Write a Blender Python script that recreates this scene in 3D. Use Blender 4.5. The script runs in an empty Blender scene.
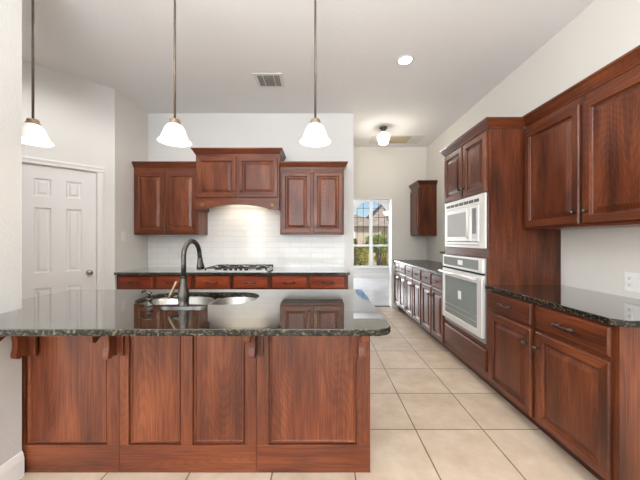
import bpy, bmesh, math, random
from mathutils import Vector, Matrix, noise

random.seed(7)
PI = math.pi
C = bpy.context.scene.collection
SC = bpy.context.scene

# ------------------------------------------------------------------ camera
cam_data = bpy.data.cameras.new('camera')
cam_data.sensor_width = 36.0
cam_data.lens = 36.0 * 285.0 / 640.0
cam_data.clip_start = 0.05
cam_data.clip_end = 300
cam = bpy.data.objects.new('camera', cam_data)
C.objects.link(cam)
cam.location = (0, 0, 1.29)
cam.rotation_euler = (PI / 2, 0, 0)
SC.camera = cam

# ------------------------------------------------------------------ view
SC.view_settings.view_transform = 'Standard'
SC.view_settings.look = 'None'
SC.view_settings.gamma = 1.0
SC.view_settings.use_curve_mapping = False
SC.view_settings.exposure = 0.28

# ------------------------------------------------------------------ world (sky)
world = bpy.data.worlds.new('sky')
SC.world = world
world.use_nodes = True
wn = world.node_tree.nodes
sky = wn.new('ShaderNodeTexSky')
sky.sky_type = 'NISHITA'
sky.sun_disc = False
sky.sun_elevation = math.radians(48)
sky.sun_rotation = math.radians(130)
sky.dust_density = .3
sky.ozone_density = 2.5
wn['Background'].inputs['Strength'].default_value = 0.12
world.node_tree.links.new(sky.outputs['Color'], wn['Background'].inputs['Color'])


def lamp(name, kind, loc, rot, energy, color=(1, 1, 1), **kw):
    d = bpy.data.lights.new(name, kind)
    d.energy = energy
    d.color = color
    for k, v in kw.items():
        setattr(d, k, v)
    o = bpy.data.objects.new(name, d)
    C.objects.link(o)
    o.location = loc
    o.rotation_euler = rot
    return o


# sun on the garden and the neighbour's house
sun = lamp('sun', 'SUN', (10, -10, 20), (0, 0, 0), 5.0, (1, .93, .82), angle=.01)
sun.rotation_euler = Vector((-.62, .50, -.62)).to_track_quat('-Z', 'Y').to_euler()
# daylight in the windows of the living room behind the camera
lamp('unseen_window_light', 'AREA', (-.25, -4.42, 1.62), (PI / 2, 0, 0), 105, (.90, .955, 1.0),
     shape='RECTANGLE', size=2.6, size_y=2.3)
lamp('unseen_window_light', 'AREA', (-3.1, -4.42, 1.62), (PI / 2, 0, 0), 45, (.90, .955, 1.0),
     shape='RECTANGLE', size=1.3, size_y=2.3)
lamp('unseen_window_light', 'AREA', (-4.36, -1.4, 1.45), (0, -PI / 2, 0), 70, (.90, .955, 1.0),
     shape='RECTANGLE', size=2.3, size_y=2.6)
# added upward fill light behind the camera, brightening the ceiling
lamp('ceiling_fill', 'AREA', (-.4, -1.2, 1.75), (PI, 0, 0), 215, (.91, .96, 1.0), shape='DISK', size=1.2)
# added fill light in a made-up nook window, for glare on the far cabinets
lamp('unseen_window_light', 'AREA', (.25, 9.87, 1.5), (-PI / 2, 0, 0), 150, (.97, .985, 1.0),
     shape='RECTANGLE', size=1.16, size_y=2.2)
# added spots without fixtures at the ceiling, brightening the kitchen walls
for dx_, dy_, e_ in ((-2.45, 2.15, 27), (-1.3, 2.6, 32), (.835, 1.2, 20)):
    lamp('ceiling_spot', 'SPOT', (dx_, dy_, 3.03), (0, 0, 0), e_, (1, .965, .92), spot_size=2.95, spot_blend=.5, shadow_soft_size=.07)

# ================================================================== materials
def new_mat(name):
    m = bpy.data.materials.new(name)
    m.use_nodes = True
    nt = m.node_tree
    return m, nt, nt.nodes['Principled BSDF']


def plain(name, col, rough=.5, metal=0.0, coat=0.0, ior=None, bump=None, vary=0.0):
    m, nt, b = new_mat(name)
    b.inputs['Base Color'].default_value = (*col, 1)
    b.inputs['Roughness'].default_value = rough
    b.inputs['Metallic'].default_value = metal
    b.inputs['Coat Weight'].default_value = coat
    if ior: b.inputs['IOR'].default_value = ior
    tc = nt.nodes.new('ShaderNodeTexCoord')
    if vary:
        n = nt.nodes.new('ShaderNodeTexNoise')
        n.inputs['Scale'].default_value = 3
        n.inputs['Detail'].default_value = 4
        nt.links.new(tc.outputs['Object'], n.inputs['Vector'])
        r = nt.nodes.new('ShaderNodeValToRGB')
        r.color_ramp.elements[0].position = .3
        r.color_ramp.elements[1].position = .7
        r.color_ramp.elements[0].color = (*[c * (1 - vary) for c in col], 1)
        r.color_ramp.elements[1].color = (*[min(1, c * (1 + vary)) for c in col], 1)
        nt.links.new(n.outputs['Fac'], r.inputs['Fac'])
        nt.links.new(r.outputs['Color'], b.inputs['Base Color'])
    if bump:
        sc, st = bump
        n = nt.nodes.new('ShaderNodeTexNoise')
        n.inputs['Scale'].default_value = sc
        n.inputs['Detail'].default_value = 3
        nt.links.new(tc.outputs['Object'], n.inputs['Vector'])
        bp = nt.nodes.new('ShaderNodeBump')
        bp.inputs['Strength'].default_value = st
        bp.inputs['Distance'].default_value = .004
        nt.links.new(n.outputs['Fac'], bp.inputs['Height'])
        nt.links.new(bp.outputs['Normal'], b.inputs['Normal'])
    return m


def wood(name, axis, cols, rough=.33, coat=.22):
    """stained oak: cathedral grain from contours of a noise stretched along the board"""
    m, nt, b = new_mat(name)
    N, L = nt.nodes, nt.links
    tc = N.new('ShaderNodeTexCoord')
    oi = N.new('ShaderNodeObjectInfo')
    rnd = N.new('ShaderNodeVectorMath'); rnd.operation = 'SCALE'
    rnd.inputs[0].default_value = (13, 7, 19)
    L.new(oi.outputs['Random'], rnd.inputs['Scale'])
    add = N.new('ShaderNodeVectorMath'); add.operation = 'ADD'
    L.new(tc.outputs['Object'], add.inputs[0]); L.new(rnd.outputs['Vector'], add.inputs[1])

    def stretched(across, along):
        mp = N.new('ShaderNodeMapping')
        s = [across] * 3
        s['xyz'.index(axis)] = along
        mp.inputs['Scale'].default_value = s
        L.new(add.outputs['Vector'], mp.inputs['Vector'])
        return mp.outputs['Vector']
    n1 = N.new('ShaderNodeTexNoise'); n1.inputs['Scale'].default_value = 1; n1.inputs['Detail'].default_value = 1.5
    n1.inputs['Roughness'].default_value = .3
    L.new(stretched(3.6, .55), n1.inputs['Vector'])
    mul = N.new('ShaderNodeMath'); mul.operation = 'MULTIPLY'; mul.inputs[1].default_value = 420
    L.new(n1.outputs['Fac'], mul.inputs[0])
    sn = N.new('ShaderNodeMath'); sn.operation = 'SINE'
    L.new(mul.outputs[0], sn.inputs[0])
    h = N.new('ShaderNodeMath'); h.operation = 'MULTIPLY_ADD'; h.inputs[1].default_value = .5; h.inputs[2].default_value = .5
    L.new(sn.outputs[0], h.inputs[0])
    pw = N.new('ShaderNodeMath'); pw.operation = 'POWER'; pw.inputs[1].default_value = 1.8
    L.new(h.outputs[0], pw.inputs[0])
    # pores
    n2 = N.new('ShaderNodeTexNoise'); n2.inputs['Scale'].default_value = 1; n2.inputs['Detail'].default_value = 3
    L.new(stretched(170, 5), n2.inputs['Vector'])
    # broad blotches of stain
    n3 = N.new('ShaderNodeTexNoise'); n3.inputs['Scale'].default_value = 1; n3.inputs['Detail'].default_value = 2
    L.new(stretched(9, 1.6), n3.inputs['Vector'])
    mx = N.new('ShaderNodeMix'); mx.data_type = 'FLOAT'; mx.inputs['Factor'].default_value = .90
    L.new(pw.outputs[0], mx.inputs[2]); L.new(n2.outputs['Fac'], mx.inputs[3])
    mx2 = N.new('ShaderNodeMix'); mx2.data_type = 'FLOAT'; mx2.inputs['Factor'].default_value = .55
    L.new(mx.outputs[0], mx2.inputs[2]); L.new(n3.outputs['Fac'], mx2.inputs[3])
    r = N.new('ShaderNodeValToRGB')
    e = r.color_ramp.elements
    e[0].position = .32; e[0].color = (*cols[2], 1)
    e[1].position = .64; e[1].color = (*cols[0], 1)
    mid = e.new(.47); mid.color = (*cols[1], 1)
    L.new(mx2.outputs[0], r.inputs['Fac'])
    L.new(r.outputs['Color'], b.inputs['Base Color'])
    b.inputs['Roughness'].default_value = rough
    b.inputs['Coat Weight'].default_value = coat
    b.inputs['Coat Roughness'].default_value = .18
    b.inputs['Specular IOR Level'].default_value = .35
    bp = N.new('ShaderNodeBump'); bp.inputs['Strength'].default_value = .12; bp.inputs['Distance'].default_value = .001
    L.new(n2.outputs['Fac'], bp.inputs['Height']); L.new(bp.outputs['Normal'], b.inputs['Normal'])
    return m


RED = ((.034, .0076, .0030), (.104, .0245, .0080), (.195, .053, .0165))
W = {a: wood('stained_oak_grain_' + a, a, RED) for a in 'xyz'}
LITW = ((.066, .0155, .0066), (.148, .0355, .0122), (.245, .072, .0250))  # same oak as RED, light on island and back uppers put into colour
WI = {a: wood('lit_oak_grain_' + a, a, LITW, .36, .25) for a in 'xyz'}
LOWW = ((.12, .019, .007), (.25, .043, .0135), (.36, .075, .022))  # same oak, stronger light on the back base fronts put into colour
WL = {a: wood('bright_lit_oak_grain_' + a, a, LOWW, .33, .3) for a in 'xyz'}
M_toe = plain('toe_kick_dark_oak', (.055, .014, .008), .5, vary=.2)

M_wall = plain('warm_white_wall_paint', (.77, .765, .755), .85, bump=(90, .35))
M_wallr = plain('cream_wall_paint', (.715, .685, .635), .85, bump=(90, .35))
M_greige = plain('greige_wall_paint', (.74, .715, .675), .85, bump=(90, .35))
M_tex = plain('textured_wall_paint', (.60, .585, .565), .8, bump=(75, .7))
M_ceil = plain('ceiling_paint', (.82, .815, .81), .9, bump=(70, .4))
M_white = plain('white_trim_paint', (.84, .83, .82), .4)
M_door = plain('white_door_paint', (.83, .83, .83), .42)
M_bronze = plain('dark_bronze', (.085, .074, .066), .24, .9)
M_pewter = plain('worn_bronze_pull', (.10, .085, .075), .28, .9)
M_gun = plain('polished_gunmetal', (.17, .165, .16), .2, .95)
M_rod = plain('brown_bronze_rod', (.13, .10, .08), .4, .6)
M_capm = plain('brushed_bronze_cap', (.28, .20, .13), .4, .7)
M_nickel = plain('satin_nickel', (.55, .50, .44), .25, .9)
M_steel = plain('stainless_steel', (.62, .61, .59), .28, .9)
M_appl = plain('bright_stainless_front', (.74, .735, .715), .34, .35)
M_applg = plain('grey_stainless_strip', (.34, .335, .33), .4, .5)
M_glassdark = plain('oven_glass', (.26, .295, .285), .07, 0, .5, 1.7)
M_mwglass = plain('microwave_glass', (.50, .515, .505), .15, 0, .3, 1.6)
M_black = plain('black_cast_iron', (.02, .02, .02), .55)
M_dark = plain('dark_slot', (.015, .013, .012), .8)
M_plate = plain('white_plastic', (.82, .81, .78), .35)
M_slot = plain('grey_plastic_slot', (.12, .12, .12), .6)
M_gold = plain('antique_brass', (.32, .17, .06), .35, .8)
M_vent = plain('vent_grey_metal', (.26, .25, .24), .6)
M_ventd = plain('vent_dark_slots', (.16, .155, .15), .7)
M_tanvent = plain('tan_air_filter', (.47, .40, .28), .8)
M_ventw = plain('vent_white_metal', (.72, .70, .67), .6)


def granite(name, base, fleck, gold, ior):
    m, nt, b = new_mat(name)
    N, L = nt.nodes, nt.links
    tc = N.new('ShaderNodeTexCoord')
    v = N.new('ShaderNodeTexVoronoi'); v.inputs['Scale'].default_value = 130
    L.new(tc.outputs['Object'], v.inputs['Vector'])
    n = N.new('ShaderNodeTexNoise'); n.inputs['Scale'].default_value = 55; n.inputs['Detail'].default_value = 5
    L.new(tc.outputs['Object'], n.inputs['Vector'])
    r = N.new('ShaderNodeValToRGB')
    e = r.color_ramp.elements
    e[0].position = .36; e[0].color = (*base, 1)
    e[1].position = .78; e[1].color = (*fleck, 1)
    g = e.new(.60); g.color = (*gold, 1)
    mx = N.new('ShaderNodeMix'); mx.data_type = 'FLOAT'; mx.inputs['Factor'].default_value = .45
    sp = N.new('ShaderNodeSeparateColor')
    L.new(v.outputs['Color'], sp.inputs['Color'])
    L.new(n.outputs['Fac'], mx.inputs[2]); L.new(sp.outputs['Red'], mx.inputs[3])
    L.new(mx.outputs[0], r.inputs['Fac'])
    L.new(r.outputs['Color'], b.inputs['Base Color'])
    b.inputs['Roughness'].default_value = .05
    b.inputs['IOR'].default_value = ior
    b.inputs['Coat Weight'].default_value = 1
    b.inputs['Coat Roughness'].default_value = .02
    return m


M_gran = granite('polished_dark_granite', (.006, .006, .005), (.11, .095, .065), (.018, .0135, .0075), 1.75)
M_gran2 = granite('polished_black_granite', (.005, .005, .0045), (.06, .05, .035), (.010, .009, .006), 1.6)
M_edge = granite('honed_dark_granite_edge', (.006, .006, .005), (.13, .11, .07), (.020, .016, .010), 1.4)
M_edge.node_tree.nodes['Principled BSDF'].inputs['Coat Weight'].default_value = 0
M_edge.node_tree.nodes['Principled BSDF'].inputs['Roughness'].default_value = .22
M_gran3 = granite('polished_green_granite', (.02, .022, .02), (.13, .125, .11), (.04, .038, .03), 1.6)
M_gran4 = granite('satin_grey_granite', (.05, .047, .04), (.16, .15, .13), (.09, .083, .07), 1.45)
M_gran4.node_tree.nodes['Principled BSDF'].inputs['Coat Weight'].default_value = 0
M_gran4.node_tree.nodes['Principled BSDF'].inputs['Roughness'].default_value = .25


def floor_tile():
    m, nt, b = new_mat('beige_square_floor_tile')
    N, L = nt.nodes, nt.links
    g = N.new('ShaderNodeTexCoord')
    mp = N.new('ShaderNodeMapping')
    mp.inputs['Location'].default_value = (-.650 + .4572 * 12, -1.941 + .4572 * 14, 0)
    L.new(g.outputs['Object'], mp.inputs['Vector'])
    br = N.new('ShaderNodeTexBrick')
    br.offset = 0; br.squash = 1
    br.inputs['Scale'].default_value = 1
    br.inputs['Brick Width'].default_value = .4572
    br.inputs['Row Height'].default_value = .4572
    br.inputs['Mortar Size'].default_value = .0042
    br.inputs['Mortar Smooth'].default_value = .15
    br.inputs['Bias'].default_value = 0
    br.inputs['Color1'].default_value = (.55, .455, .36, 1)
    br.inputs['Color2'].default_value = (.63, .53, .425, 1)
    br.inputs['Mortar'].default_value = (.13, .105, .085, 1)
    L.new(mp.outputs['Vector'], br.inputs['Vector'])
    n = N.new('ShaderNodeTexNoise'); n.inputs['Scale'].default_value = 5; n.inputs['Detail'].default_value = 7
    n.inputs['Roughness'].default_value = .62
    L.new(g.outputs['Object'], n.inputs['Vector'])
    r = N.new('ShaderNodeValToRGB')
    r.color_ramp.elements[0].position = .3; r.color_ramp.elements[0].color = (.84, .77, .69, 1)
    r.color_ramp.elements[1].position = .66; r.color_ramp.elements[1].color = (1.08, 1.06, 1.03, 1)
    L.new(n.outputs['Fac'], r.inputs['Fac'])
    mx = N.new('ShaderNodeMix'); mx.data_type = 'RGBA'; mx.blend_type = 'MULTIPLY'; mx.inputs['Factor'].default_value = 1
    L.new(br.outputs['Color'], mx.inputs[6]); L.new(r.outputs['Color'], mx.inputs[7])
    L.new(mx.outputs[2], b.inputs['Base Color'])
    b.inputs['Roughness'].default_value = .34
    bp = N.new('ShaderNodeBump'); bp.inputs['Strength'].default_value = .5; bp.inputs['Distance'].default_value = .003
    bp.invert = True
    L.new(br.outputs['Fac'], bp.inputs['Height']); L.new(bp.outputs['Normal'], b.inputs['Normal'])
    return m


def subway():
    m, nt, b = new_mat('white_glossy_subway_tile')
    N, L = nt.nodes, nt.links
    g = N.new('ShaderNodeTexCoord')
    mp = N.new('ShaderNodeMapping')
    mp.inputs['Rotation'].default_value = (PI / 2, 0, 0)
    mp.inputs['Scale'].default_value = (1, 1, -1)
    sx = N.new('ShaderNodeSeparateXYZ'); cx = N.new('ShaderNodeCombineXYZ')
    L.new(g.outputs['Object'], sx.inputs[0])
    L.new(sx.outputs['X'], cx.inputs['X']); L.new(sx.outputs['Z'], cx.inputs['Y'])
    off = N.new('ShaderNodeVectorMath'); off.operation = 'ADD'; off.inputs[1].default_value = (5, 5.01, 0)
    L.new(cx.outputs[0], off.inputs[0])
    br = N.new('ShaderNodeTexBrick')
    br.inputs['Scale'].default_value = 1
    br.inputs['Brick Width'].default_value = .305
    br.inputs['Row Height'].default_value = .0765
    br.inputs['Mortar Size'].default_value = .0022
    br.inputs['Mortar Smooth'].default_value = .3
    br.inputs['Color1'].default_value = (.83, .82, .80, 1)
    br.inputs['Color2'].default_value = (.87, .86, .845, 1)
    br.inputs['Mortar'].default_value = (.68, .66, .63, 1)
    L.new(off.outputs[0], br.inputs['Vector'])
    L.new(br.outputs['Color'], b.inputs['Base Color'])
    b.inputs['Roughness'].default_value = .12
    n = N.new('ShaderNodeTexNoise'); n.inputs['Scale'].default_value = 9
    L.new(g.outputs['Object'], n.inputs['Vector'])
    ad = N.new('ShaderNodeMath'); ad.operation = 'MULTIPLY_ADD'; ad.inputs[1].default_value = -1; 
    L.new(br.outputs['Fac'], ad.inputs[0]); L.new(n.outputs['Fac'], ad.inputs[2])
    bp = N.new('ShaderNodeBump'); bp.inputs['Strength'].default_value = .35; bp.inputs['Distance'].default_value = .004
    L.new(ad.outputs[0], bp.inputs['Height']); L.new(bp.outputs['Normal'], b.inputs['Normal'])
    return m


M_floor = floor_tile()
M_subway = subway()
M_nookfloor = plain('pale_polished_floor', (.50, .50, .52), .22, 0, .3, vary=.08)


def glow(name, col, strength, base=(.9, .88, .84)):
    m, nt, b = new_mat(name)
    b.inputs['Base Color'].default_value = (*base, 1)
    b.inputs['Emission Color'].default_value = (*col, 1)
    b.inputs['Emission Strength'].default_value = strength
    b.inputs['Roughness'].default_value = .25
    return m


M_shade = glow('lit_frosted_glass', (1, .94, .86), .2)
M_bulb = glow('lit_bulb', (1, .93, .80), 6)
M_globe = glow('lit_opal_globe', (1, .95, .88), .7)
M_led = glow('lit_downlight_lens', (1, .97, .9), 6)
M_hoodled = glow('lit_hood_lens', (1, .85, .62), 5)


def pane_mat():
    m = bpy.data.materials.new('clear_window_glass')
    m.use_nodes = True
    nt = m.node_tree
    nt.nodes.remove(nt.nodes['Principled BSDF'])
    t = nt.nodes.new('ShaderNodeBsdfTransparent'); t.inputs['Color'].default_value = (.96, .97, .97, 1)
    g = nt.nodes.new('ShaderNodeBsdfGlossy'); g.inputs['Roughness'].default_value = .02
    fr = nt.nodes.new('ShaderNodeFresnel'); fr.inputs['IOR'].default_value = 1.45
    mx = nt.nodes.new('ShaderNodeMixShader')
    nt.links.new(fr.outputs[0], mx.inputs[0]); nt.links.new(t.outputs[0], mx.inputs[1]); nt.links.new(g.outputs[0], mx.inputs[2])
    nt.links.new(mx.outputs[0], nt.nodes['Material Output'].inputs['Surface'])
    return m


M_pane = pane_mat()
M_leaf = plain('yellow_green_leaves', (.56, .50, .11), .6, vary=.45)
M_leaf2 = plain('mid_green_leaves', (.36, .43, .09), .6, vary=.45)
for m_ in (M_leaf, M_leaf2):
    m_.node_tree.nodes['Principled BSDF'].inputs['Roughness'].default_value = .45
    nt_ = m_.node_tree
    tr_ = nt_.nodes.new('ShaderNodeBsdfTranslucent')
    ms_ = nt_.nodes.new('ShaderNodeMixShader'); ms_.inputs[0].default_value = .5
    rp_ = [n for n in nt_.nodes if n.type == 'VALTORGB'][0]
    nt_.links.new(rp_.outputs['Color'], tr_.inputs['Color'])
    nt_.links.new(nt_.nodes['Principled BSDF'].outputs[0], ms_.inputs[1]); nt_.links.new(tr_.outputs[0], ms_.inputs[2])
    nt_.links.new(ms_.outputs[0], nt_.nodes['Material Output'].inputs['Surface'])
M_bark = plain('brown_bark', (.10, .065, .045), .9, vary=.3)
M_roof = plain('brown_shingle_roof', (.34, .265, .215), .9, bump=(40, .5), vary=.25)
M_brick = plain('tan_brick_house_wall', (.52, .43, .34), .9, bump=(60, .5), vary=.15)
M_ground = plain('dry_tan_ground', (.46, .40, .27), .95, vary=.3)

# ================================================================== mesh helpers
class MB:
    """collects geometry for ONE mesh object"""
    def __init__(s):
        s.bm = bmesh.new()
        s.mats = []

    def mi(s, m):
        if m not in s.mats: s.mats.append(m)
        return s.mats.index(m)

    def box(s, x0, x1, y0, y1, z0, z1, m, bev=0.0):
        bm = s.bm
        i = s.mi(m)
        vs = [bm.verts.new((x, y, z)) for x in (x0, x1) for y in (y0, y1) for z in (z0, z1)]
        q = ((0, 1, 3, 2), (4, 6, 7, 5), (0, 4, 5, 1), (2, 3, 7, 6), (0, 2, 6, 4), (1, 5, 7, 3))
        fs = [bm.faces.new([vs[k] for k in f]) for f in q]
        for f in fs: f.material_index = i
        if bev:
            es = list({e for f in fs for e in f.edges})
            r = bmesh.ops.bevel(bm, geom=es, offset=bev, segments=2, affect='EDGES', profile=.5, material=-1)
            for f in r['faces']: f.material_index = i
        return s

    def rings(s, x0, x1, z0, z1, prof, m_side, m_top, m_in, split, y=0.0):
        """nested rectangles facing -y: prof [(inset, depth toward the viewer)]; inset < split uses frame grain"""
        bm = s.bm
        loops = []
        for ins, d in prof:
            loops.append([bm.verts.new(p) for p in ((x0 + ins, y - d, z0 + ins), (x1 - ins, y - d, z0 + ins),
                                                    (x1 - ins, y - d, z1 - ins), (x0 + ins, y - d, z1 - ins))])
        for k in range(len(loops) - 1):
            a, b = loops[k], loops[k + 1]
            fr = (prof[k][0] + prof[k + 1][0]) / 2 < split
            for j in range(4):
                f = bm.faces.new((a[j], a[(j + 1) % 4], b[(j + 1) % 4], b[j]))
                f.material_index = s.mi((m_top if j in (0, 2) else m_side) if fr else m_in)
        f = bm.faces.new(loops[-1]); f.material_index = s.mi(m_in)
        f = bm.faces.new(loops[0][::-1]); f.material_index = s.mi(m_in)
        return s

    def lathe(s, prof, cx, cy, cz, m, seg=32, axis='z', cap0=True, cap1=True):
        bm = s.bm
        i = s.mi(m)
        def P(r, h, t):
            a, b = r * math.cos(t), r * math.sin(t)
            return {'z': (cx + a, cy + b, cz + h), 'y': (cx + a, cy + h, cz + b), 'x': (cx + h, cy + a, cz + b)}[axis]
        L = [[bm.verts.new(P(max(r, 1e-5), h, 2 * PI * k / seg)) for k in range(seg)] for r, h in prof]
        for a, b in zip(L, L[1:]):
            for k in range(seg):
                f = bm.faces.new((a[k], a[(k + 1) % seg], b[(k + 1) % seg], b[k])); f.material_index = i; f.smooth = True
        if cap0: f = bm.faces.new(L[0][::-1]); f.material_index = i
        if cap1: f = bm.faces.new(L[-1]); f.material_index = i
        return s

    def tube(s, pts, rad, m, seg=12, caps=True):
        bm = s.bm
        i = s.mi(m)
        pts = [Vector(p) for p in pts]
        n = len(pts)
        rads = rad if isinstance(rad, (list, tuple)) else [rad] * n
        t0 = (pts[1] - pts[0]).normalized()
        up = Vector((0, 0, 1)) if abs(t0.z) < .9 else Vector((1, 0, 0))
        u = t0.cross(up).normalized()
        L = []
        for k, p in enumerate(pts):
            t = ((pts[min(k + 1, n - 1)] - p).normalized() + (p - pts[max(k - 1, 0)]).normalized()).normalized()
            u = (u - t * u.dot(t)).normalized()
            v = t.cross(u)
            L.append([bm.verts.new(p + (u * math.cos(2 * PI * j / seg) + v * math.sin(2 * PI * j / seg)) * rads[k]) for j in range(seg)])
        for a, b in zip(L, L[1:]):
            for j in range(seg):
                f = bm.faces.new((a[j], a[(j + 1) % seg], b[(j + 1) % seg], b[j])); f.material_index = i; f.smooth = True
        if caps:
            f = bm.faces.new(L[0][::-1]); f.material_index = i
            f = bm.faces.new(L[-1]); f.material_index = i
        return s

    def prism(s, pts, lo, hi, m, axis='x'):
        """closed 2D outline extruded along axis ((y,z) for x, (x,z) for y, (x,y) for z)"""
        bm = s.bm
        i = s.mi(m)
        def P(a, b, h):
            return {'x': (h, a, b), 'y': (a, h, b), 'z': (a, b, h)}[axis]
        A = [bm.verts.new(P(a, b, lo)) for a, b in pts]
        B = [bm.verts.new(P(a, b, hi)) for a, b in pts]
        for k in range(len(pts)):
            j = (k + 1) % len(pts)
            f = bm.faces.new((A[k], A[j], B[j], B[k])); f.material_index = i
        f = bm.faces.new(A[::-1]); f.material_index = i
        f = bm.faces.new(B); f.material_index = i
        return s

    def sweep(s, path, prof, m, closed=False):
        """moulding: prof [(out, z)] swept along an xy path, out = to the right of travel; mitred"""
        bm = s.bm
        ms = m if isinstance(m, (list, tuple)) else [m] * len(path)
        n = len(path)
        path = [Vector((p[0], p[1])) for p in path]
        L = []
        for k, p in enumerate(path):
            ds = []
            if k > 0: ds.append((p - path[k - 1]).normalized())
            if k < n - 1: ds.append((path[k + 1] - p).normalized())
            ns = [Vector((d.y, -d.x)) for d in ds]
            if len(ns) == 2:
                nn = (ns[0] + ns[1]).normalized()
                sc = 1 / max(.3, nn.dot(ns[0]))
            else:
                nn, sc = ns[0], 1
            L.append([bm.verts.new((p.x + nn.x * o * sc, p.y + nn.y * o * sc, z)) for o, z in prof])
        q = len(prof)
        for k in range(n - 1):
            for j in range(q):
                f = bm.faces.new((L[k][j], L[k + 1][j], L[k + 1][(j + 1) % q], L[k][(j + 1) % q]))
                f.material_index = s.mi(ms[k])
        f = bm.faces.new(L[0]); f.material_index = s.mi(ms[0])
        f = bm.faces.new(L[-1][::-1]); f.material_index = s.mi(ms[-2] if len(ms) > 1 else ms[0])
        return s

    def build(s, name, parent=None, loc=None, smooth=False):
        bmesh.ops.recalc_face_normals(s.bm, faces=s.bm.faces[:])
        me = bpy.data.meshes.new(name)
        if loc is not None:
            bmesh.ops.translate(s.bm, verts=s.bm.verts[:], vec=-Vector(loc))
        s.bm.to_mesh(me); s.bm.free()
        for m in s.mats: me.materials.append(m)
        o = bpy.data.objects.new(name, me)
        C.objects.link(o)
        if parent: o.parent = parent
        if loc is not None: o.location = loc
        if smooth:
            for p in me.polygons: p.use_smooth = True
        return o


def tag(o, label, cat, group=None):
    o['label'] = label
    o['category'] = cat
    if group: o['group'] = group
    return o


def thing(name, label, cat, loc=(0, 0, 0), rz=0.0, group=None):
    o = bpy.data.objects.new(name, None)
    o.empty_display_size = .1
    C.objects.link(o)
    o.location = loc
    o.rotation_euler = (0, 0, rz)
    return tag(o, label, cat, group)


def struct(o):
    o['kind'] = 'structure'
    return o


def copy_tree(o, parent=None):
    c = o.copy()
    C.objects.link(c)
    if parent: c.parent = parent
    for ch in list(o.children):
        copy_tree(ch, c)
    return c


def filled(outer, holes, lo, hi, m, name, bevel=0.0, parent=None, upright=False):
    """flat outline with holes, extruded; upright puts the outline in the xz plane with lo..hi along y"""
    cu = bpy.data.curves.new('outline', 'CURVE')
    cu.dimensions = '2D'
    cu.fill_mode = 'BOTH'
    for pts in [outer] + holes:
        sp = cu.splines.new('POLY')
        sp.points.add(len(pts) - 1)
        for p, (a, b) in zip(sp.points, pts): p.co = (a, b, 0, 1)
        sp.use_cyclic_u = True
    cu.extrude = (hi - lo) / 2 - bevel
    cu.bevel_depth = bevel
    cu.bevel_resolution = 2
    cu.offset = -bevel
    tmp = bpy.data.objects.new('outline', cu)
    C.objects.link(tmp)
    dg = bpy.context.evaluated_depsgraph_get()
    me = bpy.data.meshes.new_from_object(tmp.evaluated_get(dg))
    bpy.data.objects.remove(tmp)
    bpy.data.curves.remove(cu)
    me.name = name
    me.materials.clear()
    me.materials.append(m)
    mid = (lo + hi) / 2
    for v in me.vertices:
        a, b, h = v.co
        v.co = (a, mid + h, b) if upright else (a, b, mid + h)
    bm = bmesh.new(); bm.from_mesh(me)
    bmesh.ops.remove_doubles(bm, verts=bm.verts[:], dist=1e-5)
    bmesh.ops.recalc_face_normals(bm, faces=bm.faces[:])
    bm.to_mesh(me); bm.free()
    for p in me.polygons: p.use_smooth = False
    o = bpy.data.objects.new(name, me)
    C.objects.link(o)
    if parent: o.parent = parent
    return o


def edge_of(o):
    """honed stone on the rim of a worktop, polished on its top"""
    o.data.materials.append(M_edge)
    for p in o.data.polygons:
        if p.normal.z < .5: p.material_index = 1


def rrect(x0, x1, y0, y1, r, n=8):
    out = []
    for cx, cy, a0 in ((x1 - r, y1 - r, 0), (x0 + r, y1 - r, PI / 2), (x0 + r, y0 + r, PI), (x1 - r, y0 + r, 1.5 * PI)):
        for k in range(n + 1):
            a = a0 + PI / 2 * k / n
            out.append((cx + r * math.cos(a), cy + r * math.sin(a)))
    return out


# ================================================================== the shell
CH = 3.05          # ceiling height
WX = 2.02          # right wall
YB = 3.965         # wall behind the cooktop
YF = 5.40          # wall with the doorway
P1 = (-2.39, 3.32)                     # outer corner of the pantry
LD = 1.25                              # length of the pantry's diagonal wall
LP = (P1[0] - LD * .70711, P1[1] - LD * .70711)

b = MB(); b.box(-4.6, 2.2, -4.7, YF + .13, -.12, 0, M_floor); struct(b.build('floor'))
b = MB(); b.box(-.6, 3.6, YF + .13, 9.95, -.12, 0, M_nookfloor); struct(b.build('floor_nook'))
b = MB(); b.box(-4.6, 2.2, -4.7, YF + .13, CH, CH + .12, M_ceil); struct(b.build('ceiling'))
b = MB(); b.box(-.6, 3.6, YF + .13, 9.95, CH, CH + .12, M_ceil); struct(b.build('ceiling_nook'))

# right wall with the opening beside the oven tower
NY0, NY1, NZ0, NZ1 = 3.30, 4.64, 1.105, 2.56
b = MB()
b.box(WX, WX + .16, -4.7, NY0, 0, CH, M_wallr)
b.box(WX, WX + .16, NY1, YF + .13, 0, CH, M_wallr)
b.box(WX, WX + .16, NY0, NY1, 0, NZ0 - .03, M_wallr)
b.box(WX, WX + .16, NY0, NY1, NZ1, CH, M_wallr)
b.box(WX + .40, WX + .46, NY0 - .1, NY1 + .1, NZ0 - .2, NZ1 + .1, M_wall)
b.box(WX + .16, WX + .40, NY1, NY1 + .1, NZ0 - .2, NZ1 + .1, M_wall)
b.box(WX + .16, WX + .40, NY0 - .1, NY0, NZ0 - .2, NZ1 + .1, M_wall)
b.box(WX + .16, WX + .40, NY0, NY1, NZ1, NZ1 + .1, M_wall)
b.box(WX + .16, WX + .40, NY0, NY1, NZ0 - .2, NZ0 - .03, M_wall)
struct(b.build('wall_right'))
b = MB(); b.box(WX - .075, WX + .39, NY0 + .002, NY1 - .002, NZ0 - .03, NZ0, W['y'], .004)
struct(b.build('trim_1'))

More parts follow.
